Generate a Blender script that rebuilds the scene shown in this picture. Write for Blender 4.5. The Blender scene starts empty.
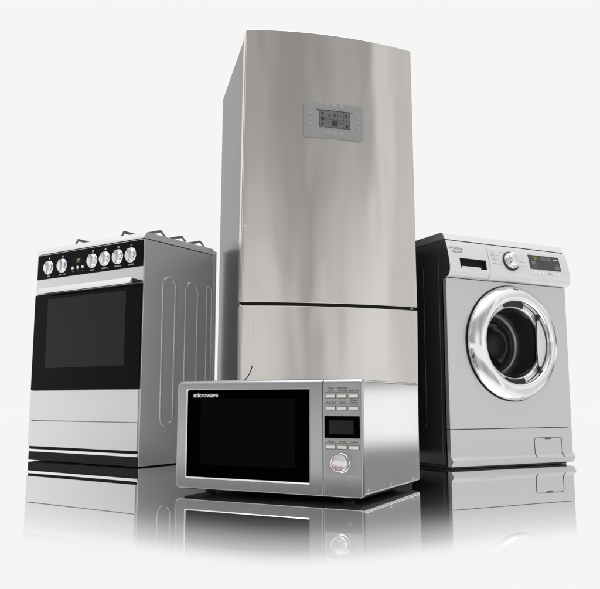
import bpy, bmesh, math, random
from mathutils import Vector, Matrix
random.seed(7)
scene = bpy.context.scene
COL = scene.collection
PI = math.pi

# ------------------------------------------------------------------ materials
def newmat(name):
    m = bpy.data.materials.new(name); m.use_nodes = True
    return m, m.node_tree, m.node_tree.nodes['Principled BSDF']

def M(name, col, rough=.35, metal=0.0, spec=.5, coat=0.0, bump=None, rvar=None, cvar=None, aniso=0, edge=None):
    """procedural material; bump=(scale xyz, strength, distance); rvar=(scale xyz, amount); cvar=(scale xyz, amount)"""
    m, nt, b = newmat(name)
    b.inputs['Base Color'].default_value = (*col, 1)
    b.inputs['Roughness'].default_value = rough
    b.inputs['Metallic'].default_value = metal
    b.inputs['Specular IOR Level'].default_value = spec
    b.inputs['Coat Weight'].default_value = coat
    b.inputs['Coat Roughness'].default_value = .08
    b.inputs['Anisotropic'].default_value = aniso
    if edge: b.inputs['Specular Tint'].default_value = (*edge, 1)
    def noise(scale, detail=4):
        tc = nt.nodes.new('ShaderNodeTexCoord'); mp = nt.nodes.new('ShaderNodeMapping')
        mp.inputs['Scale'].default_value = scale
        n = nt.nodes.new('ShaderNodeTexNoise'); n.inputs['Scale'].default_value = 1; n.inputs['Detail'].default_value = detail
        nt.links.new(tc.outputs['Object'], mp.inputs[0]); nt.links.new(mp.outputs[0], n.inputs['Vector'])
        return n.outputs['Fac']
    def ranged(sock, a, bb):
        r = nt.nodes.new('ShaderNodeMapRange'); r.inputs[1].default_value = .25; r.inputs[2].default_value = .75
        r.inputs[3].default_value = a; r.inputs[4].default_value = bb
        nt.links.new(sock, r.inputs[0]); return r.outputs[0]
    if rvar:
        nt.links.new(ranged(noise(rvar[0]), max(.02, rough - rvar[1]), rough + rvar[1]), b.inputs['Roughness'])
    if cvar:
        mx = nt.nodes.new('ShaderNodeMix'); mx.data_type = 'RGBA'
        k = cvar[1]
        mx.inputs[6].default_value = (*[c * (1 - k) for c in col], 1)
        mx.inputs[7].default_value = (*[min(1, c * (1 + k)) for c in col], 1)
        nt.links.new(ranged(noise(cvar[0]), 0, 1), mx.inputs[0]); nt.links.new(mx.outputs[2], b.inputs['Base Color'])
    if bump:
        bp = nt.nodes.new('ShaderNodeBump'); bp.inputs['Strength'].default_value = bump[1]; bp.inputs['Distance'].default_value = bump[2]
        nt.links.new(noise(bump[0], 2), bp.inputs['Height']); nt.links.new(bp.outputs[0], b.inputs['Normal'])
    return m

def EM(name, col, strength):
    m, nt, b = newmat(name)
    b.inputs['Base Color'].default_value = (.02, .02, .02, 1)
    b.inputs['Emission Color'].default_value = (*col, 1)
    b.inputs['Emission Strength'].default_value = strength
    return m

steel_fridge = M('warm_brushed_steel', (.660, .632, .605), .19, 1.0, rvar=((3, 3, 260), .015), bump=((4.4, 4.4, 1.2), .36, .036), cvar=((2, 2, 300), .006))
steel_edge   = M('door_edge_highlight', (.80, .775, .75), .25, 1.0)  # lighter steel, the door edge's highlight put into the colour
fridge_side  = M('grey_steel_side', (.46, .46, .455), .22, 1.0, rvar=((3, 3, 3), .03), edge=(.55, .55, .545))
fridge_plate = M('satin_grey_plastic', (.32, .33, .32), .4, .3)
lcd_grey     = M('lcd_grey', (.16, .165, .165), .4, spec=.2)
lcd_dark     = M('lcd_dark_ink', (.035, .036, .038), .4)
rubber       = M('black_rubber', (.012, .012, .012), .55)
gap_black    = M('black_gap', (.006, .006, .006), .7, spec=.2)
stove_steel  = M('brushed_silver_steel', (.74, .74, .735), .20, 1.0, rvar=((3, 3, 320), .008), cvar=((2, 2, 340), .003))
stove_lip    = M('polished_cooktop_steel', (.93, .93, .93), .20, 1.0)
stove_side   = M('grey_metallic_enamel', (.68, .68, .685), .33, .8, rvar=((40, 40, 40), .02))
black_gloss  = M('black_glass', (.0045, .0045, .005), .06, spec=.06)
oven_inner   = M('smoked_oven_window', (.022, .022, .023), .12, spec=.10)
cast_iron    = M('cast_iron', (.10, .10, .10), .5, .3, bump=((300, 300, 300), .4, .001))
chrome       = M('chrome', (.90, .90, .92), .09, 1.0, rvar=((60, 60, 60), .02))
chrome_soft  = M('satin_chrome', (.88, .88, .89), .2, 1.0)
white_ink    = M('white_print', (.75, .75, .75), .5)
dark_ink     = M('dark_print', (.07, .07, .07), .5)
grey_ink     = M('grey_print', (.30, .30, .31), .5)
green_led    = EM('green_display', (.45, .75, .15), .40)
pale_led     = EM('pale_green_display', (.55, .66, .42), .35)
micro_metal  = M('silver_grey_paint', (.43, .43, .435), .15, .95, rvar=((60, 60, 60), .02))
micro_case   = M('pale_steel_case', (.82, .825, .83), .12, .9)
micro_panel  = M('grey_control_panel', (.40, .40, .395), .38, .7)
micro_glass  = M('black_door_glass', (.0008, .0008, .0008), .05, spec=.0)
micro_mesh   = M('dark_window_mesh', (.0035, .0035, .0033), .25, spec=.0)
button_cream = M('pale_buttons', (.72, .71, .66), .35)
button_edge  = M('button_shadow_frame', (.14, .14, .135), .5)
red_ink      = M('red_print', (.50, .12, .13), .45)
washer_white = M('silver_beige_enamel', (.64, .628, .62), .30, .75, coat=.1)
washer_panel = M('pearl_silver_plastic', (.78, .78, .785), .30, .45, coat=.2)
washer_side  = M('black_satin_enamel', (.026, .026, .026), .30, spec=.5)
washer_lid   = M('dark_grey_lid_side', (.13, .13, .132), .4)
drum_black   = M('smoked_door_bowl', (.010, .010, .011), .10, spec=.6, bump=((9, 9, 9), .5, .03))
drum_dark    = M('dark_drum_steel', (.05, .048, .05), .3, .8)
drum_hub     = M('drum_hub', (.022, .020, .020), .4, .5)
under_black  = M('underside_black', (.008, .008, .008), .6, spec=.2)

# ------------------------------------------------------------------ helpers
def link(name, me, mat, parent, label=None):
    o = bpy.data.objects.new(name, me); COL.objects.link(o)
    if mat: me.materials.append(mat)
    if parent: o.parent = parent
    if label: o['label'] = label
    return o

def mk(name, bm, mat, parent, bev=0, seg=2, smooth=True, ang=35, label=None, fix=True):
    if fix: bmesh.ops.recalc_face_normals(bm, faces=bm.faces)
    me = bpy.data.meshes.new(name); bm.to_mesh(me); bm.free()
    o = link(name, me, mat, parent, label)
    if smooth:
        for p in me.polygons: p.use_smooth = True
        me.set_sharp_from_angle(angle=math.radians(ang))
    if bev:
        md = o.modifiers.new('bevel', 'BEVEL'); md.width = bev; md.segments = seg; md.limit_method = 'ANGLE'; md.angle_limit = math.radians(30)
        md.harden_normals = True
    return o

def box(bm, x0, x1, y0, y1, z0, z1):
    v = [bm.verts.new((x, y, z)) for x in (x0, x1) for y in (y0, y1) for z in (z0, z1)]
    for f in ((0,1,3,2),(4,6,7,5),(0,4,5,1),(2,3,7,6),(0,2,6,4),(1,5,7,3)): bm.faces.new([v[i] for i in f])
    return bm
def B(x0, x1, y0, y1, z0, z1): return box(bmesh.new(), x0, x1, y0, y1, z0, z1)

def rrect(x0, x1, z0, z1, r, n=6):
    pts = []
    for cx, cz, a in ((x1-r, z1-r, 0), (x0+r, z1-r, 90), (x0+r, z0+r, 180), (x1-r, z0+r, 270)):
        for i in range(n+1):
            t = math.radians(a + 90*i/n); pts.append((cx+r*math.cos(t), cz+r*math.sin(t)))
    return pts

def prism(bm, pts, a, b, axis='y', f=None):
    """extrude outline; axis y: pts=(x,z); axis x: pts=(y,z); axis z: pts=(x,y)"""
    def P(p, t):
        if axis == 'y': return (p[0], t, p[1])
        if axis == 'x': return (t, p[0], p[1])
        return (p[0], p[1], t)
    lo = [bm.verts.new(P(p, a)) for p in pts]; hi = [bm.verts.new(P(p, b)) for p in pts]
    n = len(pts)
    for i in range(n): bm.faces.new((lo[i], lo[(i+1)%n], hi[(i+1)%n], hi[i]))
    bm.faces.new(lo[::-1]); bm.faces.new(hi)
    return bm

def frame(bm, outer, inner, a, b):
    n = len(outer)
    L = [[bm.verts.new((p[0], t, p[1])) for p in q] for q in (outer, inner) for t in (a, b)]
    oa, ob, ia, ib = L
    for i in range(n):
        j = (i+1) % n
        bm.faces.new((oa[i], oa[j], ia[j], ia[i])); bm.faces.new((ob[j], ob[i], ib[i], ib[j]))
        bm.faces.new((oa[j], oa[i], ob[i], ob[j])); bm.faces.new((ia[i], ia[j], ib[j], ib[i]))
    return bm

def lathe(bm, prof, cx, cz, n=72, a0=0, a1=360, closed=False):
    """prof: (r, y); revolve about the y axis through (cx, cz)"""
    full = abs(a1-a0-360) < 1e-6
    m = n if full else n+1
    rings = []
    for r, y in prof:
        if r < 1e-6: rings.append([bm.verts.new((cx, y, cz))]*m); continue
        rings.append([bm.verts.new((cx+r*math.cos(math.radians(a0+(a1-a0)*i/n)), y, cz+r*math.sin(math.radians(a0+(a1-a0)*i/n)))) for i in range(m)])
    pairs = list(zip(rings, rings[1:])) + ([(rings[-1], rings[0])] if closed else [])
    for A, C in pairs:
        for i in range(n if full else n):
            j = (i+1) % m
            q = [A[i], A[j], C[j], C[i]]; u = []
            for v in q:
                if v not in u: u.append(v)
            if len(u) > 2: bm.faces.new(u)
    if closed and not full:
        for i in (0, -1): bm.faces.new([r[i] for r in rings])
    return bm

def tube(bm, pts, r, n=8):
    pts = [Vector(p) for p in pts]; rings = []
    for i, p in enumerate(pts):
        t = (pts[min(i+1, len(pts)-1)] - pts[max(i-1, 0)]).normalized()
        ref = Vector((0, 0, 1)) if abs(t.z) < .9 else Vector((0, 1, 0))
        u = t.cross(ref).normalized(); w = t.cross(u)
        rings.append([bm.verts.new(p + r*(u*math.cos(2*PI*k/n) + w*math.sin(2*PI*k/n))) for k in range(n)])
    for A, C in zip(rings, rings[1:]):
        for k in range(n): bm.faces.new((A[k], A[(k+1)%n], C[(k+1)%n], C[k]))
    bm.faces.new(rings[0][::-1]); bm.faces.new(rings[-1])
    return bm

def rounded_front(bm, outer, inner, depth, thin, wide, ztop, zr, n=5):
    """a front slab whose outline rolls back: widely along the top, thinly elsewhere"""
    x0 = min(p[0] for p in outer); x1 = max(p[0] for p in outer); z0 = min(p[1] for p in outer); z1 = ztop
    loops = [[bm.verts.new((p[0], depth, p[1])) for p in outer]]
    for k in range(n+1):
        t = PI/2*k/n; ins = 1-math.cos(t); lp = []
        for x, z in outer:
            a = min(1, max(0, (z-(z1-zr))/zr)); d = thin+(wide-thin)*a
            fx = (x-x0)/(x1-x0); fz = (z-z0)/(z1-z0)
            nx = x+thin*ins*(1-2*fx); nz = z+thin*ins*(1-fz)-wide*ins*fz
            lp.append(bm.verts.new((nx, d*(1-math.sin(t)), nz)))
        loops.append(lp)
    m = len(outer)
    for A, C in zip(loops, loops[1:]):
        for i in range(m): bm.faces.new((A[i], A[(i+1)%m], C[(i+1)%m], C[i]))
    loops.append([bm.verts.new(v.co) for v in loops[-1]])   # the flat face keeps its own straight normals
    if inner:
        f = [bm.verts.new((p[0], 0, p[1])) for p in inner]; b = [bm.verts.new((p[0], depth, p[1])) for p in inner]
        for i in range(m):
            j = (i+1) % m
            bm.faces.new((loops[-1][i], loops[-1][j], f[j], f[i])); bm.faces.new((f[i], f[j], b[j], b[i])); bm.faces.new((b[i], b[j], loops[0][j], loops[0][i]))
    else:
        bm.faces.new(loops[-1]); bm.faces.new(loops[0][::-1])
    return bm

def text(name, s, size, x, y, z, mat, parent, align='CENTER', bold=0.0, sx=1.0, shear=0.0):
    cu = bpy.data.curves.new(name, 'FONT'); cu.body = s; cu.size = size; cu.align_x = align; cu.align_y = 'CENTER'
    cu.offset = bold; cu.shear = shear; cu.extrude = .0002
    ob = bpy.data.objects.new(name, cu); COL.objects.link(ob)
    dg = bpy.context.evaluated_depsgraph_get(); dg.update()
    me = bpy.data.meshes.new_from_object(ob.evaluated_get(dg))
    bpy.data.objects.remove(ob); bpy.data.curves.remove(cu)
    me.transform(Matrix(((sx,0,0,x),(0,0,-1,y),(0,1,0,z),(0,0,0,1))))
    me.materials.clear()
    return link(name, me, mat, parent)

def thing(name, label, cat, x, y, yaw, group=None, scale=None):
    o = bpy.data.objects.new(name, None); COL.objects.link(o)
    o.empty_display_size = .1
    o.location = (x, y, 0); o.rotation_euler = (0, 0, yaw)
    o['label'] = label; o['category'] = cat
    if group: o['group'] = group
    return o

# =================================================================== STOVE
S = thing('kitchen_stove', 'silver freestanding gas stove with a black glass oven door and six round knobs', 'stove', -.84268, 2.94805, -.58666)
W = .3114
# body shell
bm = B(-W+.006, W-.012, .012, .398, .036, .842)
mk('body', bm, stove_side, S, bev=.002)
# right side panel, with its three pressed grooves modelled as raised ribs
def grooved_side(x, sgn):
    bm = bmesh.new()
    y0, y1, z0, z1 = .002, .397, .004, .8435
    gr = [(.107, .1755, .148, .712), (.2353, .3061, .148, .7075), (.3640, .3885+.012, .148, .7047)]
    box(bm, min(x, x-sgn*.012), max(x, x-sgn*.012), y0, y1, z0, z1)
    return bm, gr
for sgn in (1, -1):
    x = sgn*W
    bm, gr = grooved_side(x, sgn)
    sp = mk('side_panel', bm, stove_side, S, bev=.002)
    for (a, b, c, d) in gr[:3]:
        b = min(b, .394)
        n = 14
        # pressed stadium outline, drawn as a soft raised bead
        r = (b-a)/2; cy = (a+b)/2; pts = []
        for i in range(n+1):
            t = PI*i/n; pts.append((x, cy+r*math.cos(t), d-r+r*math.sin(t)))
        for i in range(n+1):
            t = PI+PI*i/n; pts.append((x, cy+r*math.cos(t), c+r+r*math.sin(t)))
        pts.append(pts[0])
        bm = bmesh.new(); tube(bm, pts, .0062, 12)
        for v in bm.verts: v.co.x = x + (v.co.x-x)*.36
        mk('pressed_groove', bm, stove_side, sp)
# rear edge of the casing: rounded corner column
bm = bmesh.new()
pts = [(W-.0125, .3976), (W-.0008, .3976)]
for i in range(9):
    t = math.radians(90*i/8)
    pts.append((W-.0085+.008*math.cos(t), .4165+.008*math.sin(t)))
pts.append((W-.0125-.02, .4245))
prism(bm, [(p[0], p[1]) for p in pts], .004, .862, 'z')
mk('rear_corner', bm, stove_lip, S)
mk('back_panel', B(-W+.004, W-.034, .400, .424, .02, .862), stove_side, S, bev=.002)
# cooktop slab
bm = bmesh.new(); prism(bm, [(-.004, .8455), (-.004, .8525), (.0080, .8700), (.3975, .8700), (.3975, .8455)], -W-.001, W+.001, 'x')
mk('cooktop', bm, stove_lip, S, bev=.001, seg=2)
# control panel
mk('control_panel_frame', B(-W+.001, W-.001, -.001, .0095, .6755, .8435), stove_steel, S, bev=.0015)
cp = mk('control_panel', B(-.3055, .3085, -.004, -.0015, .739, .8405), black_gloss, S, bev=.001)
KN = [(-.2317, .7846), (-.1471, .7846), (.0322, .7862), (.1035, .7868), (.1758, .7870), (.2462, .7862)]
for i, (kx, kz) in enumerate(KN):
    bm = bmesh.new()
    lathe(bm, [(.029, -.0045), (.029, -.008), (.0275, -.0095), (.0235, -.0105), (.0228, -.0150), (.0215, -.0170), (0, -.0170)], kx, kz, 40)
    k = mk('knob', bm, chrome_soft, cp, ang=50)
    bm = bmesh.new(); prism(bm, rrect(kx-.0055, kx+.0055, kz-.0225, kz+.0225, .005, 4), -.0230, -.0171)
    mk('grip', bm, chrome_soft, k, bev=.0012)
    bm = bmesh.new(); prism(bm, rrect(kx-.0008, kx+.0008, kz+.006, kz+.021, .0007, 2), -.0234, -.0231)
    mk('pointer', bm, dark_ink, k)
    bm = bmesh.new(); frame(bm, rrect(kx-.004, kx+.004, kz+.0355, kz+.0425, .001, 2), rrect(kx-.0025, kx+.0025, kz+.037, kz+.041, .0006, 2), -.0044, -.0041)
    if i % 3 == 0: box(bm, kx-.0022, kx+.0022, -.0044, -.0041, kz+.0372, kz+.0392)
    mk('symbol', bm, white_ink, cp)
    text('caption', ['MIN', 'MAX  OFF', 'REAR L', 'FRONT L', 'FRONT R', 'REAR R'][i], .0085, kx, -.0042, kz-.0365, white_ink, cp)
mk('display', B(-.082, -.026, -.0045, -.0041, .7800, .8110), M('display_glass', (.006, .012, .004), .1, spec=.06), cp)
text('display_digits', '88', .021, -.0515, -.0047, .7955, pale_led, cp, bold=.0006)
for bx in (-.0830, -.0535, -.0240):
    bm = bmesh.new(); lathe(bm, [(.0062, -.0041), (.0062, -.0070), (.005, -.0082), (0, -.0082)], bx, .7685, 20)
    mk('button', bm, white_ink, cp)
    mk('symbol', B(bx-.004, bx+.004, -.0044, -.0041, .7535, .7550), grey_ink, cp)
# oven door
d = mk('oven_door', B(-W+.0005, W-.0045, -.006, .0095, .2825, .6735), black_gloss, S, bev=.002)
bm = bmesh.new(); prism(bm, rrect(-.2260, .2280, .3705, .6525, .006, 4), -.0066, -.0060)
mk('oven_window', bm, oven_inner, d)
mk('rack_line', B(-.219, .221, -.0069, -.0066, .5010, .5024), M('rack_grey', (.035, .035, .035), .4, spec=.1), d)  # rack drawn as a thin lighter line on the window
mk('lower_door_panel', B(-W+.0005, W-.0045, -.006, .0095, .1625, .2805), stove_steel, S, bev=.0015)
# handle: bar and its two brackets
bm = bmesh.new(); prism(bm, [(-.0490, .6700), (-.0515, .6735), (-.0410, .6935), (-.0390, .6950), (-.0370, .6950), (-.0370, .6700)], -.2400, .2915, 'x')
h = mk('door_handle', bm, stove_lip, d, bev=.0008)
for bx0, bx1 in ((-.232, -.206), (.262, .288)):
    mk('bracket', B(bx0, bx1, -.0368, -.0062, .6752, .6905), rubber, h, bev=.002)
# drawer, rail, plinth
mk('drawer', B(-W+.0005, W-.0045, -.006, .0095, .0590, .1600), stove_steel, S, bev=.0015)
mk('drawer_gap', B(-W+.002, W-.005, .0005, .0095, .0490, .0588), gap_black, S)
mk('lower_rail', B(-W, W-.001, -.006, .0095, .0375, .0488), stove_lip, S, bev=.003)
mk('plinth', B(-W+.002, W-.001, -.002, .012, .004, .0372), under_black, S, bev=.001)
mk('base_rail', B(-W+.012, W-.012, .0125, .39, .002, .035), rubber, S)  # dark box set back under the body
# pan supports: cast iron fingers over four burners
def finger(path, w=.0048):
    bm = bmesh.new()
    P = [Vector(p) for p in path]; rings = []
    for i, p in enumerate(P):
        t = (P[min(i+1, len(P)-1)] - P[max(i-1, 0)]); t.z = 0
        s = Vector((-t.y, t.x, 0)).normalized()*w
        rings.append([p-s+Vector((0,0,-.004)), p+s+Vector((0,0,-.004)), p+s*.8+Vector((0,0,.0045)), p-s*.8+Vector((0,0,.0045))])
    vv = [[bm.verts.new(q) for q in r] for r in rings]
    for A, C in zip(vv, vv[1:]):
        for k in range(4): bm.faces.new((A[k], A[(k+1)%4], C[(k+1)%4], C[k]))
    bm.faces.new(vv[0][::-1]); bm.faces.new(vv[-1])
    return bm
for gi, cx in enumerate((-.135, .135)):
    g = mk('pan_support', finger([(cx+.01*(1 if gi else -1)*0, .045, .874), (cx, .058, .9010), (cx, .12, .9005), (cx, .36, .9005), (cx, .385, .876)]), cast_iron, S)
    for fy in (.125, .245, .358):
        sx = .290 if gi else .0
        ex = -.290 if not gi else 0.0
        if gi:
            p = [(.020, fy, .874), (.040, fy, .8995), (.272, fy, .8995), (.290, fy+.006, .8755)]
        else:
            p = [(-.290, fy, .874), (-.272, fy, .8995), (-.040, fy, .8995), (-.020, fy, .874)]
        mk('finger', finger(p), cast_iron, g)
    for fy in (.125, .358):
        bm = bmesh.new()
        n = 28
        for rr, z0, z1 in ((.036, .8705, .882), (.026, .8822, .888)):
            prism(bm, [(cx+rr*math.cos(2*PI*i/n), fy-.03*(1 if fy > .2 else -1)+rr*math.sin(2*PI*i/n)) for i in range(n)], z0, z1, 'z')
        mk('burner', bm, cast_iron, S)

# =================================================================== FRIDGE
F = thing('refrigerator', 'tall two-door refrigerator in warm brushed steel with a small control plate on its curved door', 'refrigerator', .10931, 2.61895, .23505)
FW = .3193; SAG = .040; DT = .058
def dy(x): return -SAG*(1-(x/FW)**2)
def curved_door(z0, z1, n=40, er=.006):
    """door slab with a bowed front and rounded left and right edges"""
    pts = []
    for i in range(n+1):
        x = -FW+er + (2*FW-2*er)*i/n
        pts.append((x, dy(x)))
    pts2 = [(FW-er*.3, dy(FW-er)+er*.25), (FW, er)]
    pts = [(-FW, er), (-FW+er*.3, dy(-FW+er)+er*.25)] + pts + pts2 + [(FW, DT), (-FW, DT)]
    bm = bmesh.new(); prism(bm, pts, z0, z1, 'z')
    return bm
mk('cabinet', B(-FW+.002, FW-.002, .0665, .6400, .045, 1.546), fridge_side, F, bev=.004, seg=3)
mk('door_seal', B(-FW+.008, FW-.008, .0585, .0660, .075, 1.540), rubber, F)
up = mk('upper_door', curved_door(.5715, 1.550), steel_fridge, F, ang=25, bev=.0015)
lo = mk('lower_door', curved_door(.075, .5600), steel_fridge, F, ang=25, bev=.0015)
mk('edge_highlight', B(-FW-.0016, -FW-.0001, .0085, .0300, .575, 1.546), steel_edge, up, bev=.0006)  # brighter strip stands for the highlight on the rounded door edge
mk('edge_highlight', B(-FW-.0016, -FW-.0001, .0085, .0300, .079, .5565), steel_edge, lo, bev=.0006)
mk('divider', B(-FW+.004, FW-.004, .004, .0575, .5604, .5710), gap_black, F)
bm = bmesh.new()
prism(bm, [(x, dy(x)+.003) for x in [-FW+.01+(2*FW-.02)*i/30 for i in range(31)]] + [(FW-.01, .0035), (-FW+.01, .0035)], .5604, .5710, 'z')
mk('door_gap', bm, gap_black, F)
mk('hinge', B(FW-.030, FW-.022, dy(FW-.03)-.001, dy(FW-.03)+.01, .562, .570), fridge_plate, F)
mk('hinge', B(-FW-.002, -FW+.004, .002, .010, .5555, .5635), chrome_soft, F)
# finger grips along the left edge
def grip(outline, name, parent, t=.0028):
    bm = bmesh.new()
    fr = [bm.verts.new((x, dy(x)-t, z)) for x, z in outline]
    bk = [bm.verts.new((x, dy(x)+.004, z)) for x, z in outline]
    n = len(outline)
    for i in range(n): bm.faces.new((fr[i], fr[(i+1)%n], bk[(i+1)%n], bk[i]))
    bm.faces.new(fr); bm.faces.new(bk[::-1])
    return mk(name, bm, steel_fridge, parent, bev=.0012)
arc = [(-.3125 + .0385*math.sin(math.radians(90*i/12)), .748+.089*math.cos(math.radians(90*i/12))) for i in range(13)]
grip([(-.3125, .5725)] + [(-.3125, .74)] + arc + [(-.274, .5725)], 'finger_grip', up)
arc = [(-.3125 + .0385*math.sin(math.radians(90*i/12)), .385-.080*math.cos(math.radians(90*i/12))) for i in range(13)]
grip([(-.3125, .559), (-.3125, .40)] + arc + [(-.274, .559)], 'finger_grip', lo)
bm = bmesh.new()
tube(bm, [(x, dy(x)-.0032, z) for x, z in arc[1:10]], .0016, 6)
mk('grip_slot', bm, gap_black, lo)
# control plate
y = -.0470
bm = bmesh.new(); prism(bm, rrect(-.1125, .1060, 1.1600, 1.2890, .005, 5), y, -.030)
cpf = mk('control_plate', bm, fridge_plate, up, bev=.001)
LX0, LX1, LZ0, LZ1 = -.0560, .0575, 1.1975, 1.2600
mk('display', B(LX0, LX1, y-.0006, y-.0001, LZ0, LZ1), lcd_grey, cpf)
bm = bmesh.new()
yy0, yy1 = y-.0010, y-.0007
box(bm, LX0-.012, LX1+.010, yy0, yy1, LZ1-.0005, LZ1+.0018)
box(bm, LX0, LX0+.0012, yy0, yy1, LZ0, LZ1-.0006); box(bm, LX1-.0012, LX1, yy0, yy1, LZ0, LZ1-.0006)
box(bm, LX0+.0013, LX1-.0013, yy0, yy1, LZ0, LZ0+.0014)
for fx in (.21, .40, .60, .79): box(bm, LX0+.1135*fx, LX0+.1135*fx+.0009, yy0, yy1, LZ0+.0015, LZ1-.0007)
box(bm, LX0+.1135*.21+.001, LX0+.1135*.79, yy0-.0004, yy1-.0004, 1.2285, 1.2292)
mk('display_grid', bm, lcd_dark, cpf)
ys = y-.0011
for s, sz, px, pz in (('\u2191', .018, .10, .80), ('\u25cf', .018, .10, .50), ('\u2193', .018, .10, .20), ('4', .013, .31, .70), ('F', .020, .50, .72), ('-', .014, .69, .76), ('%', .017, .88, .78),
                      ('\u00b0', .014, .31, .25), ('\u25a0', .026, .50, .26), ('+', .012, .69, .28), ('\u2248', .015, .89, .46), ('\u25cf', .014, .90, .14)):
    text('display_symbol', s, sz, LX0+.1135*px, ys-.0003, LZ0+.0625*pz, lcd_dark, cpf, bold=.0003)
fb = M('soft_plate_button', (.34, .35, .34), .5, .2)
for bx, bz in [(-.028, 1.2775), (-.001, 1.2765), (.026, 1.2765), (-.028, 1.1765), (-.001, 1.1755), (.026, 1.1755)]:
    bm = bmesh.new(); lathe(bm, [(.0085, y-.0001), (.0085, y-.0012), (.0075, y-.0018), (0, y-.0018)], bx, bz, 20)
    k = mk('button', bm, fb, cpf)
    text('button_mark', '\u25b2', .008, bx, y-.0021, bz, grey_ink, k)
for bx in (-.0925, .0900):
    for bz in (1.2065, 1.2255, 1.2445):
        bm = bmesh.new(); prism(bm, rrect(bx-.009, bx+.009, bz-.006, bz+.006, .005, 4), y-.0014, y-.0001)
        mk('button', bm, fb, cpf, bev=.0005)
mk('kickplate', B(-FW+.02, FW-.02, .03, .0575, .012, .072), rubber, F)
for fx in (-.27, .27):
    for fy in (.10, .56):
        bm = bmesh.new(); prism(bm, [(fx+.02*math.cos(2*PI*i/20), fy+.02*math.sin(2*PI*i/20)) for i in range(20)], .0015, .0445, 'z')
        mk('foot', bm, rubber, F)

# measured proportions: the body is a touch wider low down than at the top
def settle(o):
    for c in o.children:
        for v_ in c.data.vertices:
            q = v_.co
            if q.z < .30: q.x *= 1-.022*(.30-q.z)/.30
            q.x = q.x*(1.0177-.0264*(max(q.z, .40)-.31))+.0033*(q.z-.31)
            if q.z > .57: q.z += (q.z-.57)*(.0040-.0065*q.x/FW)
        settle(c)
settle(F)

# =================================================================== MICROWAVE
K = thing('microwave_oven', 'silver microwave oven with a black glass door standing in front of the refrigerator', 'microwave', -.09047, 1.91046, -.46271)
w = .2635; ZB = .0135; ZT = .2905
FD = .014   # depth of the front
def mfront(x0, x1, rl, rr):
    # outline with rounded left or right corners
    pts = []
    for cx_, cz_, a, r in ((x1-rr, ZT-rr, 0, rr), (x0+rl, ZT-rl, 90, rl), (x0+rl, ZB+rl, 180, rl), (x1-rr, ZB+rr, 270, rr)):
        for i in range(7):
            t = math.radians(a+15*i); pts.append((cx_+r*math.cos(t), cz_+r*math.sin(t)))
    pts.insert(14, (x0, ZT-.0165)); pts.append((x1, ZT-.0165))   # where the wide top roll ends
    return pts
gin = rrect(-.2335, .1270, .0405, .2665, .002, 6)
gin.insert(14, (-.2335, .2500)); gin.append((.1270, .2500))
bm = rounded_front(bmesh.new(), mfront(-w, .1615, .012, .0012), gin, FD, .0025, .0125, ZT, .014)
md = mk('door_frame', bm, micro_metal, K, ang=28)
wn = md.modifiers.new('weighted', 'WEIGHTED_NORMAL'); wn.keep_sharp = True; wn.weight = 100
bm = bmesh.new()
la = [bm.verts.new((p_[0], -.0006, p_[1])) for p_ in rrect(-.2345, .1280, .0392, .2678, .002, 6)]
lb_ = [bm.verts.new((p_[0], .0030, p_[1])) for p_ in rrect(-.2309, .1247, .0441, .2644, .001, 6)]
lc = [bm.verts.new((p_[0], .0045, p_[1])) for p_ in rrect(-.2309, .1247, .0441, .2644, .001, 6)]
for i in range(len(la)):
    j = (i+1) % len(la)
    bm.faces.new((la[i], la[j], lb_[j], lb_[i])); bm.faces.new((lb_[i], lb_[j], lc[j], lc[i]))
mk('glass_trim', bm, chrome_soft, md, smooth=False)
gl = mk('door_glass', B(-.2309, .1247, .0012, .012, .0441, .2644), micro_glass, md)
mk('window_mesh', B(-.1893, .0875, .0006, .0011, .0755, .2435), micro_mesh, gl)
text('lettering', 'microwave', .0172, -.2132, .0008, .2525, white_ink, gl, align='LEFT', bold=.00025, sx=1.0)
bm = rounded_front(bmesh.new(), mfront(.1627, w, .0012, .006), None, FD, .0025, .0125, ZT, .014)
cf = mk('control_front', bm, micro_metal, K, ang=28)
wn = cf.modifiers.new('weighted', 'WEIGHTED_NORMAL'); wn.keep_sharp = True; wn.weight = 100
bm = bmesh.new(); prism(bm, rrect(.1665, .2605, .0660, .2790, .002, 4), -.0008, .0)
mp = mk('control_panel', bm, micro_panel, cf)
mk('display', B(.1672, .2585, -.0016, -.0009, .1500, .2018), micro_glass, mp)
mk('display_window', B(.1790, .2430, -.0020, -.0017, .1595, .1915), M('dim_display', (.009, .009, .009), .4, spec=.2), mp)
text('display_digits', '88:88', .024, .211, -.0023, .1755, M('dim_digit', (.014, .014, .014), .5, spec=.2), mp)
rows = [(.2488, (('Power', 'Level'), ('Multi-Stage', 'Cooking'), ('', 'Speed Def'))), (.2205, (('', 'Auto Def'), ('', 'Clock'), ('Weight', 'Defrost'))), (.1290, (('', 'Timer'), ('', 'Reset'), ('', 'Cancel')))]
for z, labs in rows:
    mk('button_line', B(.1695, .2575, -.0012, -.0009, z+.0085, z+.0096), button_edge, mp)
    mk('button_line', B(.1735, .2575, -.0012, -.0009, z-.0078, z-.0070), M('pale_line', (.5, .5, .49), .5), mp)
    for bx, lb in zip((.1845, .2143, .2440), labs):
        bm = bmesh.new(); prism(bm, rrect(bx-.0130, bx+.0135, z-.0052, z+.0046, .001, 3), -.0014, -.0009)
        e = mk('button_surround', bm, button_edge, mp)
        bm = bmesh.new(); prism(bm, rrect(bx-.0118, bx+.0112, z-.0036, z+.0034, .001, 3), -.0040, -.0015)
        mk('button', bm, button_cream, e, bev=.0006)
        if lb[0]: text('caption', lb[0], .0064, bx, -.0011, z+.0190, dark_ink, mp)
        text('caption', lb[1], .0064, bx, -.0011, z+.0128, dark_ink, mp)
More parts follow.
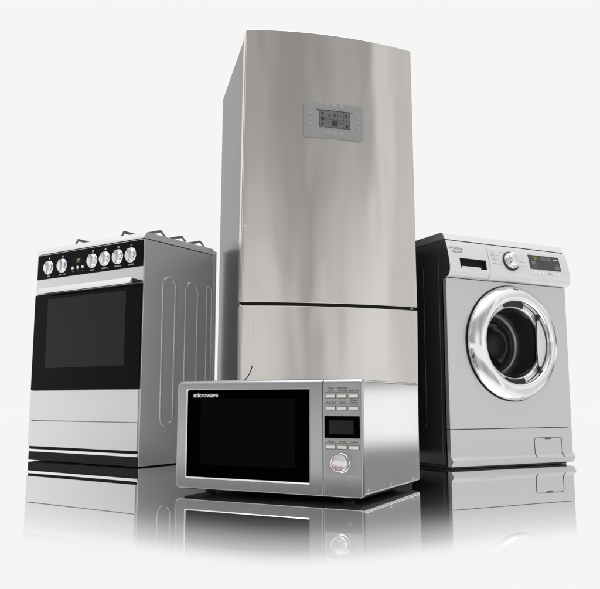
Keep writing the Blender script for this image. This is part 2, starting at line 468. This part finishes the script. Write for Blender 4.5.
bm = bmesh.new(); lathe(bm, [(.0225, -.0009), (.0225, -.004), (.0215, -.005), (.0213, -.0185), (.0195, -.021), (.0180, -.0205), (0, -.0195)], .2110, .0925, 48)
kb = mk('knob', bm, chrome_soft, mp, ang=40)
bm = bmesh.new(); lathe(bm, [(.0195, -.0213), (.0172, -.0222), (.0170, -.0206)], .2110, .0925, 48)
mk('knob_rim', bm, chrome, kb)
bm = bmesh.new()
for a in (-42, 42):
    t = math.radians(a-90); tx, tz = .2110+.0100*math.cos(t), .0925+.0100*math.sin(t)
    prism(bm, [(tx+.0024*math.cos(2*PI*i/10), tz+.0015*math.sin(2*PI*i/10)) for i in range(10)], -.0206, -.0200)
lathe(bm, [(.0164, -.0214), (.0154, -.0214), (.0154, -.0202), (.0164, -.0202)], .2110, .0925, 40, 120, 330, closed=True)
mk('knob_marks', bm, red_ink, kb)
# faint diamond mark
bm = bmesh.new(); frame(bm, [(.2230, .0455), (.2300, .0525), (.2370, .0455), (.2300, .0385)], [(.2252, .0455), (.2300, .0503), (.2348, .0455), (.2300, .0407)], -.0004, .0002)
mk('diamond_mark', bm, micro_panel, cf)
# case
bm = bmesh.new(); prism(bm, rrect(-w+.0015, w-.0012, ZB+.002, ZT-.002, .007, 6), FD+.0008, .4358, 'y')
cs = mk('case', bm, micro_case, K, bev=.002, seg=2)
mk('bottom_plate', B(-w+.014, w-.014, .02, .42, ZB-.0035, ZB+.0018), under_black, K)
for sx_, sz_ in ((.0427, .0262), (.2000, .0268), (.3795, .0255)):
    bm = bmesh.new()
    n = 16
    for r_, x0, x1 in ((.0036, w-.0013, w+.0004), (.0026, w+.0004, w+.0011)):
        prism(bm, [(sx_+r_*math.cos(2*PI*i/n), sz_+r_*math.sin(2*PI*i/n)) for i in range(n)], x0, x1, 'x')
    mk('screw', bm, M('screw_steel', (.42, .42, .43), .3, 1.0), cs)
for fx in (-.2, .2):
    for fy in (.07, .37):
        bm = bmesh.new(); prism(bm, [(fx+.014*math.cos(2*PI*i/20), fy+.014*math.sin(2*PI*i/20)) for i in range(20)], .0012, ZB-.0036, 'z')
        mk('foot', bm, rubber, K)

# =================================================================== WASHING MACHINE
H = thing('washing_machine', 'front-loading washing machine with a wide chrome porthole door, silver front and black sides', 'washing machine', .79452, 2.83771, .46613)
XL, XR = -.2950, .2900
D2 = .447
# black cabinet, open to the front
bm = bmesh.new()
box(bm, XL-.0035, XR+.0035, .0205, D2, .012, .8230)
for f in list(bm.faces):
    if abs(f.calc_center_median().y-.0205) < 1e-4: bm.faces.remove(f)
cab = mk('cabinet', bm, washer_side, H, bev=.003)
for s, x in ((-1, XL-.0035), (1, XR+.0035)):
    for yy, za, zb in ((.1330, .150, .735), (.0385, .02, .80)):
        bm = bmesh.new(); tube(bm, [(x, yy+.006, za-.004), (x, yy, za+.006), (x, yy, zb-.006), (x, yy+.006, zb+.004)], .0014, 8)
        mk('side_crease', bm, M('side_crease_black', (.05, .05, .05), .3), cab)
# front with a round opening
CXD, CZD = .000, .4535
def rect_circle(x0, x1, z0, z1, cx, cz, r, n=96):
    ang = [2*PI*i/n for i in range(n)]; out = []
    for a in ang:
        c, s = math.cos(a), math.sin(a)
        t = min(((x1-cx)/c if c > 1e-9 else 1e9), ((x0-cx)/c if c < -1e-9 else 1e9), ((z1-cz)/s if s > 1e-9 else 1e9), ((z0-cz)/s if s < -1e-9 else 1e9))
        out.append((cx+c*t, cz+s*t))
    for X, Z in ((x0, z0), (x1, z0), (x1, z1), (x0, z1)):
        i = min(range(n), key=lambda k: (out[k][0]-X)**2+(out[k][1]-Z)**2); out[i] = (X, Z)
    return out, [(cx+r*math.cos(a), cz+r*math.sin(a)) for a in ang]
o_, i_ = rect_circle(XL, XR, .1395, .684, CXD, CZD, .150)
bm = bmesh.new(); frame(bm, o_, i_, 0, .020)
mk('front_panel', bm, washer_white, H, bev=.0015)
# kickplate with its flared foot
prof = [(0, .1375), (0, .046), (-.003, .040), (-.013, .030), (-.013, .026), (-.002, .008), (.02, .008), (.02, .1375)]
bm = bmesh.new(); prism(bm, prof, XL, XR, 'x')
kp = mk('kickplate', bm, washer_white, H, bev=.001, ang=20)
mk('base', B(XL+.004, XR-.030, .006, .43, .0015, .0115), rubber, H)
pth = [(.0905, .012), (.0965, .030), (.0975, .046), (.0960, .092), (.0985, .099), (.105, .1015), (.226, .1015), (.2325, .099), (.2350, .092), (.2345, .046), (.2335, .030), (.2265, .012)]
def kpy(z): 
    if z >= .046: return 0
    if z >= .030: return -.013*(.046-z)/.016
    return -.013+(.030-z)/.018*.010
bm = bmesh.new(); tube(bm, [(x, kpy(z)-.0004, z) for x, z in pth], .0011, 6)
fl = mk('filter_flap', bm, M('flap_seam', (.05, .05, .05), .6), kp)
mk('flap_latch', B(.150, .178, -.0022, .0003, .0955, .1000), M('latch_grey', (.10, .10, .10), .5), fl, bev=.0008)
# door
dr = None
bm = bmesh.new()
lathe(bm, [(.2105, .0005), (.2145, -.004), (.2150, -.012), (.2115, -.020), (.200, -.0315), (.186, -.0405), (.172, -.0455), (.161, -.0455), (.1560, -.0425), (.1535, -.034), (.1535, -.016)], .004, .4550, 120)
dr = mk('door', bm, chrome, H, ang=60)
bm = bmesh.new(); lathe(bm, [(.2100, .0002), (.2175, -.0015), (.2190, -.0005), (.2190, -.0001)], .004, .4550, 96)
mk('door_seal', bm, rubber, dr)
bm = bmesh.new(); lathe(bm, [(.1535, -.0165), (.1380, -.0155), (.1350, -.0175), (.1325, -.0160), (.1315, -.005)], .0, .4550, 96)
mk('inner_ring', bm, washer_panel, dr, ang=60)
bm = bmesh.new(); lathe(bm, [(.1315, -.0055), (.1290, .02), (.1245, .06), (.1200, .088)], 0, .4550, 96)
mk('glass_bowl', bm, drum_black, dr, ang=60)
bm = bmesh.new(); lathe(bm, [(.1200, .0875), (.1130, .0865), (.1020, .0930), (.1010, .105)], 0, .4550, 96)
mk('bowl_rim', bm, M('bowl_rim_steel', (.42, .42, .43), .3, 1.0), dr, ang=60)
bm = bmesh.new(); lathe(bm, [(.1011, .1040), (.0960, .1000), (.0800, .0960), (.0620, .1020), (.0560, .1060)], 0, .4550, 72)
mk('bowl_bottom', bm, drum_black, dr, ang=60)
bm = bmesh.new(); lathe(bm, [(.0560, .1055), (.0500, .0960), (.0300, .0890), (0, .0870)], .012, .4550, 48)
mk('drum_hub', bm, drum_hub, dr, ang=60)
mk('drum_back', B(-.17, .17, .112, .118, .285, .625), drum_dark, H)
# a thin clear pane, bowed outwards, added over the bowl for its reflections
gm, nt_, pb_ = newmat('clear_door_glass')
tr_ = nt_.nodes.new('ShaderNodeBsdfTransparent'); tr_.inputs[0].default_value = (.88, .88, .89, 1)
gg_ = nt_.nodes.new('ShaderNodeBsdfGlossy'); gg_.inputs['Roughness'].default_value = .03
fr_ = nt_.nodes.new('ShaderNodeFresnel'); fr_.inputs[0].default_value = 1.16
ms_ = nt_.nodes.new('ShaderNodeMixShader')
nt_.links.new(fr_.outputs[0], ms_.inputs[0]); nt_.links.new(tr_.outputs[0], ms_.inputs[1]); nt_.links.new(gg_.outputs[0], ms_.inputs[2])
nt_.links.new(ms_.outputs[0], nt_.nodes['Material Output'].inputs[0])
bm = bmesh.new(); lathe(bm, [(.1312, -.0060)]+[(.1310*math.cos(math.radians(a)), -.0062-.026*math.sin(math.radians(a))) for a in range(10, 90, 8)]+[(0, -.0322)], 0, .4550, 96)
mk('door_glass', bm, gm, dr, ang=80)
# recessed handle plate at the right of the opening
pp = []
a0 = math.acos(.1140/.1525)
for i in range(17):
    t = -a0+2*a0*i/16; pp.append((.1525*math.cos(t), .4550+.1525*math.sin(t)))
for i in range(1, 12):
    t = 1-i/6.0; pp.append((.1140-.008*(1-t*t), .4550+.1525*math.sin(a0)*t))
bm = bmesh.new(); prism(bm, pp, -.0240, -.0175)
hp = mk('handle_plate', bm, washer_panel, dr, bev=.001)
bm = bmesh.new()
ed = [(.1140-.008*(1-(1-i/6.0)**2)-.0012, -.0245, .4550+.1525*math.sin(a0)*(1-i/6.0)) for i in range(0, 13)]
tube(bm, ed, .0016, 6)
mk('handle_edge', bm, rubber, hp)
for zz in (.5550, .3560):
    bm = bmesh.new(); prism(bm, rrect(.1090, .1185, zz-.012, zz+.012, .0045, 4), -.0300, -.0178)
    mk('hinge_cap', bm, rubber, hp, bev=.001)
for a in (92, -88):
    bm = bmesh.new(); lathe(bm, [(.1528, -.0172), (.1370, -.0172), (.1370, -.0185), (.1528, -.0200)], 0, .4550, 20, a-22, a+16, closed=True)
    mk('seal_notch', bm, rubber, dr)
bm = bmesh.new(); lathe(bm, [(.2035, -.0285), (.1975, -.0335), (.1975, -.0305), (.2035, -.0265)], .004, .4550, 8, 86, 93, closed=True)
mk('release_slot', bm, rubber, dr)
# control panel with a bulging profile
pf = [(.003, .8235), (-.004, .8215), (-.0105, .805), (-.0185, .775), (-.0255, .745), (-.0285, .722), (-.0275, .706), (-.0220, .694), (-.0125, .6865), (.0, .6855), (.0200, .6855), (.0200, .8235)]
PX0, PX1 = -.2975, .2935
def pfy(z):
    q = pf[:9]
    for (ya, za), (yb, zb) in zip(q, q[1:]):
        if zb <= z <= za: return ya+(yb-ya)*(za-z)/(za-zb)
    return 0
SEP0, SEP1 = -.1130, -.1105
def slab(x0, x1): 
    b = bmesh.new(); prism(b, pf, x0, x1, 'x'); return b
def panel_piece(x0, x1, holes):
    """front skin following the profile with rectangular openings"""
    b = bmesh.new()
    xs = sorted({x0, x1, *[h for q in holes for h in q[:2]]})
    zs = sorted({p[1] for p in pf[:10]} | {h for q in holes for h in q[2:]})
    prof_y = {}
    def yat(z):
        q = pf[:10]
        for (ya, za), (yb, zb) in zip(q, q[1:]):
            if zb-1e-9 <= z <= za+1e-9: return ya+(yb-ya)*(za-z)/(za-zb) if za != zb else ya
        return 0
    V = {}
    def vt(x, z):
        if (x, z) not in V: V[(x, z)] = b.verts.new((x, yat(z), z))
        return V[(x, z)]
    for xa, xb in zip(xs, xs[1:]):
        for za, zb in zip(zs, zs[1:]):
            xm, zm = (xa+xb)/2, (za+zb)/2
            if any(h[0] < xm < h[1] and h[2] < zm < h[3] for h in holes): continue
            b.faces.new((vt(xa, za), vt(xb, za), vt(xb, zb), vt(xa, zb)))
    # side and back walls
    for x in (x0, x1):
        lp = [vt(x, z) for z in zs] + [b.verts.new((x, .02, zs[-1])), b.verts.new((x, .02, zs[0]))]
        b.faces.new(lp)
    return b
hole = (-.2500, -.1270, .7190, .7560)
bm = panel_piece(PX0, SEP0, [hole])
dw = mk('detergent_drawer', bm, washer_panel, H, ang=40)
bm = bmesh.new()
box(bm, hole[0]-.001, hole[1]+.001, -.0155, -.012, hole[2]-.001, hole[3]+.001)
mk('grip_recess', bm, gap_black, dw)
bm = B(hole[0]+.006, hole[1]-.030, -.0315, -.0200, hole[2]-.0010, hole[2]+.0060)
mk('grip_lip', bm, washer_panel, dw, bev=.001)
bm = B(hole[0], hole[1], -.0225, -.0157, hole[3]-.006, hole[3]-.0002)
mk('grip_shade', bm, gap_black, dw)
bm = slab(SEP1, PX1)
pn = mk('control_panel', bm, washer_panel, H, ang=40, bev=.0015)
bm = bmesh.new(); prism(bm, [(y_+.003, z_) for y_, z_ in pf[:10]]+[(.018, .6865), (.018, .8225)], SEP0+.0001, SEP1-.0001, 'x')
mk('panel_gap', bm, M('dark_gap_grey', (.16, .16, .16), .6), H)
bm = bmesh.new(); prism(bm, [(y_-.0006 if y_ < .01 else y_, z_) for y_, z_ in pf], PX0-.0030, PX0-.0004, 'x')
mk('side_cap', bm, washer_side, H)  # black piece, the panel side's dark reflection put into its colour
# panel lean between z .745 and .805
lean = math.atan2(.0070+.0080, .060)
def follow(o, zc):
    """lay a line of print along the sloping panel"""
    for v_ in o.data.vertices: v_.co.y += pfy(v_.co.z)-pfy(zc)
    return o
def ptext(s, size, x, z, mat, align='CENTER', **kw):
    return follow(text('lettering', s, size, x, pfy(z)-.0006, z, mat, pn if x > SEP1 else dw, align=align, **kw), z)
ptext('Washing', .0165, -.2590, .7935, grey_ink, sx=1.05, shear=.12)
ptext('Machine', .0125, -.2550, .7795, grey_ink, sx=1.05, shear=.12)
# display lying on the sloping face
def quad_on(name, x0, x1, z0, z1, off, mat, parent):
    b = bmesh.new()
    n = 6; A = []; C = []
    zs = [z0+(z1-z0)*i/n for i in range(n+1)]
    for x in (x0, x1):
        A.append([b.verts.new((x, pfy(z)-off, z)) for z in zs]); C.append([b.verts.new((x, pfy(z)-off+.0010, z)) for z in zs])
    for i in range(n):
        b.faces.new((A[0][i], A[1][i], A[1][i+1], A[0][i+1])); b.faces.new((C[0][i], C[0][i+1], C[1][i+1], C[1][i]))
        for k in (0, 1): b.faces.new((A[k][i], A[k][i+1], C[k][i+1], C[k][i]))
    b.faces.new((A[0][0], A[1][0], C[1][0], C[0][0])); b.faces.new((A[0][n], A[1][n], C[1][n], C[0][n]))
    return mk(name, b, mat, parent)
ds = quad_on('display', .0900, .2480, .7425, .8000, .0014, M('display_slate', (.045, .05, .045), .25), pn)
follow(text('display_digits', '1:26', .0175, .1215, pfy(.7865)-.0026, .7865, EM('lime_display', (.50, .66, .10), .42), ds, bold=.0006), .7865)
dg = M('display_grey_print', (.24, .25, .24), .5)
for x0 in (.1520, .1660, .1800, .1930):
    quad_on('display_segment', x0, x0+.0095, .7790, .7935, .0022, dg, ds)
    quad_on('display_segment_core', x0+.002, x0+.0075, .7815, .7910, .0030, M('display_slate_core', (.09, .095, .09), .4), ds)
quad_on('display_bar', .2150, .2400, .7850, .7890, .0022, M('display_pale_print', (.5, .5, .5), .5), ds)
for (x0, x1, z) in ((.098, .124, .7715), (.100, .128, .7640), (.100, .126, .7580), (.101, .129, .7515), (.215, .240, .7665), (.216, .242, .7590), (.216, .240, .7520)):
    quad_on('display_bar', x0, x1, z-.0014, z+.0014, .0022, dg, ds)
for x0 in (.139, .160, .181, .200):
    quad_on('display_bar', x0, x0+.002, .7475, .7720, .0022, M('display_green_bar', (.11, .14, .09), .5), ds)
wb = M('white_soft_button', (.80, .80, .80), .35)
for x0 in (.1070, .1280, .1490, .1630, .2060, .2260):
    bm = bmesh.new(); lathe(bm, [(.0068, pfy(.7255)+.001), (.0068, pfy(.7255)-.0030), (.0055, pfy(.7255)-.0042), (0, pfy(.7255)-.0042)], x0+.002, .7265, 18)
    mk('button', bm, wb, pn)
for zz in (.7300, .7245): quad_on('panel_bar', .1780, .1980, zz-.001, zz+.001, .0008, dg, pn)
# programme dial
DX, DZ = -.0040, .7640
t_ = Matrix.Translation((DX, pfy(DZ), DZ)) @ Matrix.Rotation(math.radians(-14), 4, 'X')
def lathe_at(name, prof, mat, parent, n=48, ang=45):
    b = bmesh.new(); lathe(b, prof, 0, 0, n); bmesh.ops.transform(b, matrix=t_, verts=b.verts)
    return mk(name, b, mat, parent, ang=ang)
dl = lathe_at('dial', [(.0285, -.0005), (.0275, -.026), (.0250, -.0295), (.018, -.031), (0, -.0305)], chrome, pn)
lathe_at('dial_surround', [(.0385, .002), (.0385, -.0030), (.0365, -.0045), (.0300, -.0045), (.0290, -.001)], rubber, dl)
lathe_at('dial_ring', [(.0335, -.0046), (.0325, -.0090), (.0300, -.0095), (.0290, -.0046)], chrome, dl)
for k in range(12):
    a = math.radians(-140+k*280/11+90)
    xx, zz = DX+.062*math.cos(a)*1.05, DZ+.040*math.sin(a)
    if abs(zz-DZ) > .034 and abs(xx-DX) < .02: continue
    quad_on('programme_mark', xx-.009, xx+.009, zz-.0008, zz+.0008, .0005, grey_ink, pn)
for zz in (.797, .789, .781, .773, .765, .757, .749):
    quad_on('programme_mark', -.098, -.078, zz-.0007, zz+.0007, .0005, grey_ink, pn)
# lid
bm = bmesh.new()
prism(bm, [(.0005, .8262), (.0135, .8515), (.020, .8530), (.4460, .8530), (.4460, .8262)], PX0+.0030, PX1, 'x')
mk('lid', bm, washer_panel, H, bev=.0015)
bm = bmesh.new()
prism(bm, [(.0005, .8262), (.0135, .8515), (.020, .8530), (.4460, .8530), (.4460, .8262)], PX0-.0030, PX0+.0028, 'x')
mk('lid_side', bm, washer_lid, H, bev=.001)
mk('lid_gap', B(PX0+.004, PX1-.004, .004, .02, .8232, .8262), gap_black, H)
bm = bmesh.new()

# =================================================================== FLOOR
m, nt, b = newmat('polished_white_acrylic_floor')
N = nt.nodes; Lk = nt.links
tc = N.new('ShaderNodeTexCoord'); sep = N.new('ShaderNodeSeparateXYZ'); Lk.new(tc.outputs['Object'], sep.inputs[0])
def math_node(op, a, b=None, clamp=False):
    n = N.new('ShaderNodeMath'); n.operation = op; n.use_clamp = clamp
    for i, v in enumerate((a, b)):
        if v is None: continue
        if isinstance(v, (int, float)): n.inputs[i].default_value = v
        else: Lk.new(v, n.inputs[i])
    return n.outputs[0]
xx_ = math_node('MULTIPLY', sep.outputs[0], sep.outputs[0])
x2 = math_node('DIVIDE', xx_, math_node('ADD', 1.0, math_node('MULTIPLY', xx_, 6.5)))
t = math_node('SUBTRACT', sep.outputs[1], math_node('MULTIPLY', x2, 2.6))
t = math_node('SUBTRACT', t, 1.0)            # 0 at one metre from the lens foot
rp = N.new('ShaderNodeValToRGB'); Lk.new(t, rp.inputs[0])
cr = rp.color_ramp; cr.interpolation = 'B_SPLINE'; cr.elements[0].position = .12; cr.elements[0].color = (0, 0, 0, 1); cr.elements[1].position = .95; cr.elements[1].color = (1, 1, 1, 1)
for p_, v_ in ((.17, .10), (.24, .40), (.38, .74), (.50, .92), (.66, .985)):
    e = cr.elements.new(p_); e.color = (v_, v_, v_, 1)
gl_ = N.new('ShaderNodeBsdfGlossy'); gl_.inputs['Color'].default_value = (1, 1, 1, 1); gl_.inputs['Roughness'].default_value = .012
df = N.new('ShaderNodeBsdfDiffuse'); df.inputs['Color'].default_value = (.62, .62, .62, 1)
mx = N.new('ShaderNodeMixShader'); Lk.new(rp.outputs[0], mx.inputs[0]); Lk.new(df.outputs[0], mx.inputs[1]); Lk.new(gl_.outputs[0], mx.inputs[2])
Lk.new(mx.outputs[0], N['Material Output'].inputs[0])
floor_mat = m
bm = bmesh.new()
s = 400
v = [bm.verts.new(p) for p in ((-s, -s, 0), (s, -s, 0), (s, s, 0), (-s, s, 0))]; bm.faces.new(v)
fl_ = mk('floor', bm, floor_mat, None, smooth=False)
fl_['kind'] = 'structure'

# =================================================================== WORLD: an invented studio environment, shaped for the reflections
wd = bpy.data.worlds.new('World'); scene.world = wd; wd.use_nodes = True
nt = wd.node_tree; N = nt.nodes; Lk = nt.links
bg = N['Background']
tc = N.new('ShaderNodeTexCoord')
ns = N.new('ShaderNodeTexNoise'); ns.inputs['Scale'].default_value = 1.6; ns.inputs['Detail'].default_value = 1
Lk.new(tc.outputs['Generated'], ns.inputs['Vector'])
sep = N.new('ShaderNodeSeparateXYZ'); Lk.new(tc.outputs['Generated'], sep.inputs[0])
az = math_node('ARCTAN2', sep.outputs[0], sep.outputs[1])
az = math_node('ADD', math_node('DIVIDE', az, 2*PI), .5)
def ramp(stops):
    r = N.new('ShaderNodeValToRGB'); Lk.new(az, r.inputs[0])
    r.color_ramp.interpolation = 'LINEAR'
    c = r.color_ramp
    while len(c.elements) > 1: c.elements.remove(c.elements[-1])
    first = True
    for a, v in stops:
        p = a/360+.5
        col = (v, v, v, 1) if not isinstance(v, tuple) else (*v, 1)
        if first: c.elements[0].position = p; c.elements[0].color = col; first = False
        else:
            e = c.elements.new(p); e.color = col
    return r.outputs[0]
W0 = .913
low = ramp([(-180, .95), (-172, .80), (-155, .35), (-135, .40), (-124, .62), (-112, .72), (-104, .56), (-98, .78), (-92, 1.06), (-75, .85), (-50, .80), (-34, W0), (34, W0), (46, 1.05), (60, .95), (84, .60), (100, .75), (111, .92), (119, .80), (123, .70), (130, 1.08), (143, .98), (153, .76), (160, .36), (168, .66), (174, .90), (180, .95)])
high = ramp([(-180, .52), (-155, .40), (-135, .45), (-120, .60), (-97, .80), (-70, .80), (-50, .85), (-34, W0), (34, W0), (46, 1.0), (80, .70), (105, .70), (116, .80), (122, .62), (128, 1.10), (133, .58), (138, .32), (144, .56), (150, .48), (162, .37), (180, .38)])
def mixc(f, a, b_):
    n = N.new('ShaderNodeMix'); n.data_type = 'RGBA'; Lk.new(f, n.inputs[0])
    for k, v in ((6, a), (7, b_)):
        if isinstance(v, tuple): n.inputs[k].default_value = v
        else: Lk.new(v, n.inputs[k])
    return n.outputs[2]
def smooth(sock, a, b_):
    n = N.new('ShaderNodeMapRange'); n.interpolation_type = 'SMOOTHSTEP'
    n.inputs[1].default_value = a; n.inputs[2].default_value = b_; Lk.new(sock, n.inputs[0]); return n.outputs[0]
f1 = smooth(sep.outputs[2], .08, .40)
f2 = smooth(sep.outputs[2], .55, .75)
c1 = mixc(f1, low, high)
c2 = mixc(f2, c1, (.95, .95, .95, 1))
f3 = smooth(sep.outputs[2], .82, .93)
c2 = mixc(f3, c2, (3.6, 3.6, 3.6, 1))
# dark low bands added to the environment, darkening the microwave's reflections; out of view
dark_refl = ramp([(-142, 0.0), (-132, .42), (-112, .42), (-104, 0.0), (33, 0.0), (40, .80), (62, .80), (76, 0.0)])
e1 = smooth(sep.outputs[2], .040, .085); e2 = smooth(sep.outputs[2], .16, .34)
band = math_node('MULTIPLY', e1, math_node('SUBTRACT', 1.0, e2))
amt = math_node('MULTIPLY', dark_refl, band)
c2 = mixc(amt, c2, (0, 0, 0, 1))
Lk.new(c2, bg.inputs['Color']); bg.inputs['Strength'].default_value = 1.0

# =================================================================== LAMPS
def area(name, loc, tgt, size, power, col=(1, 1, 1)):
    l = bpy.data.lights.new(name, 'AREA'); l.energy = power; l.shape = 'RECTANGLE'; l.size = size[0]; l.size_y = size[1]; l.color = col
    o = bpy.data.objects.new(name, l); COL.objects.link(o); o.location = loc
    o.rotation_euler = (Vector(tgt)-Vector(loc)).to_track_quat('-Z', 'Y').to_euler()
    return o
area('overhead_fill', (0, 1.2, 4.2), (0, 1.6, 0), (4, 3), 6)  # added lamp, lifts the white floor and the top edges

# =================================================================== CAMERA
cd = bpy.data.cameras.new('camera'); cam = bpy.data.objects.new('camera', cd); COL.objects.link(cam)
cam.location = (0, 0, .23454); cam.rotation_euler = (PI/2+.1418, 0, 0)
cd.sensor_width = 36; cd.sensor_fit = 'HORIZONTAL'; cd.lens = 36*753.93/600
cd.clip_start = .05; cd.clip_end = 2000
scene.camera = cam
scene.view_settings.view_transform = 'Standard'; scene.view_settings.look = 'None'
scene.view_settings.exposure = 0; scene.view_settings.gamma = 1; scene.view_settings.use_curve_mapping = False
scene.cycles.max_bounces = 10; scene.cycles.glossy_bounces = 8
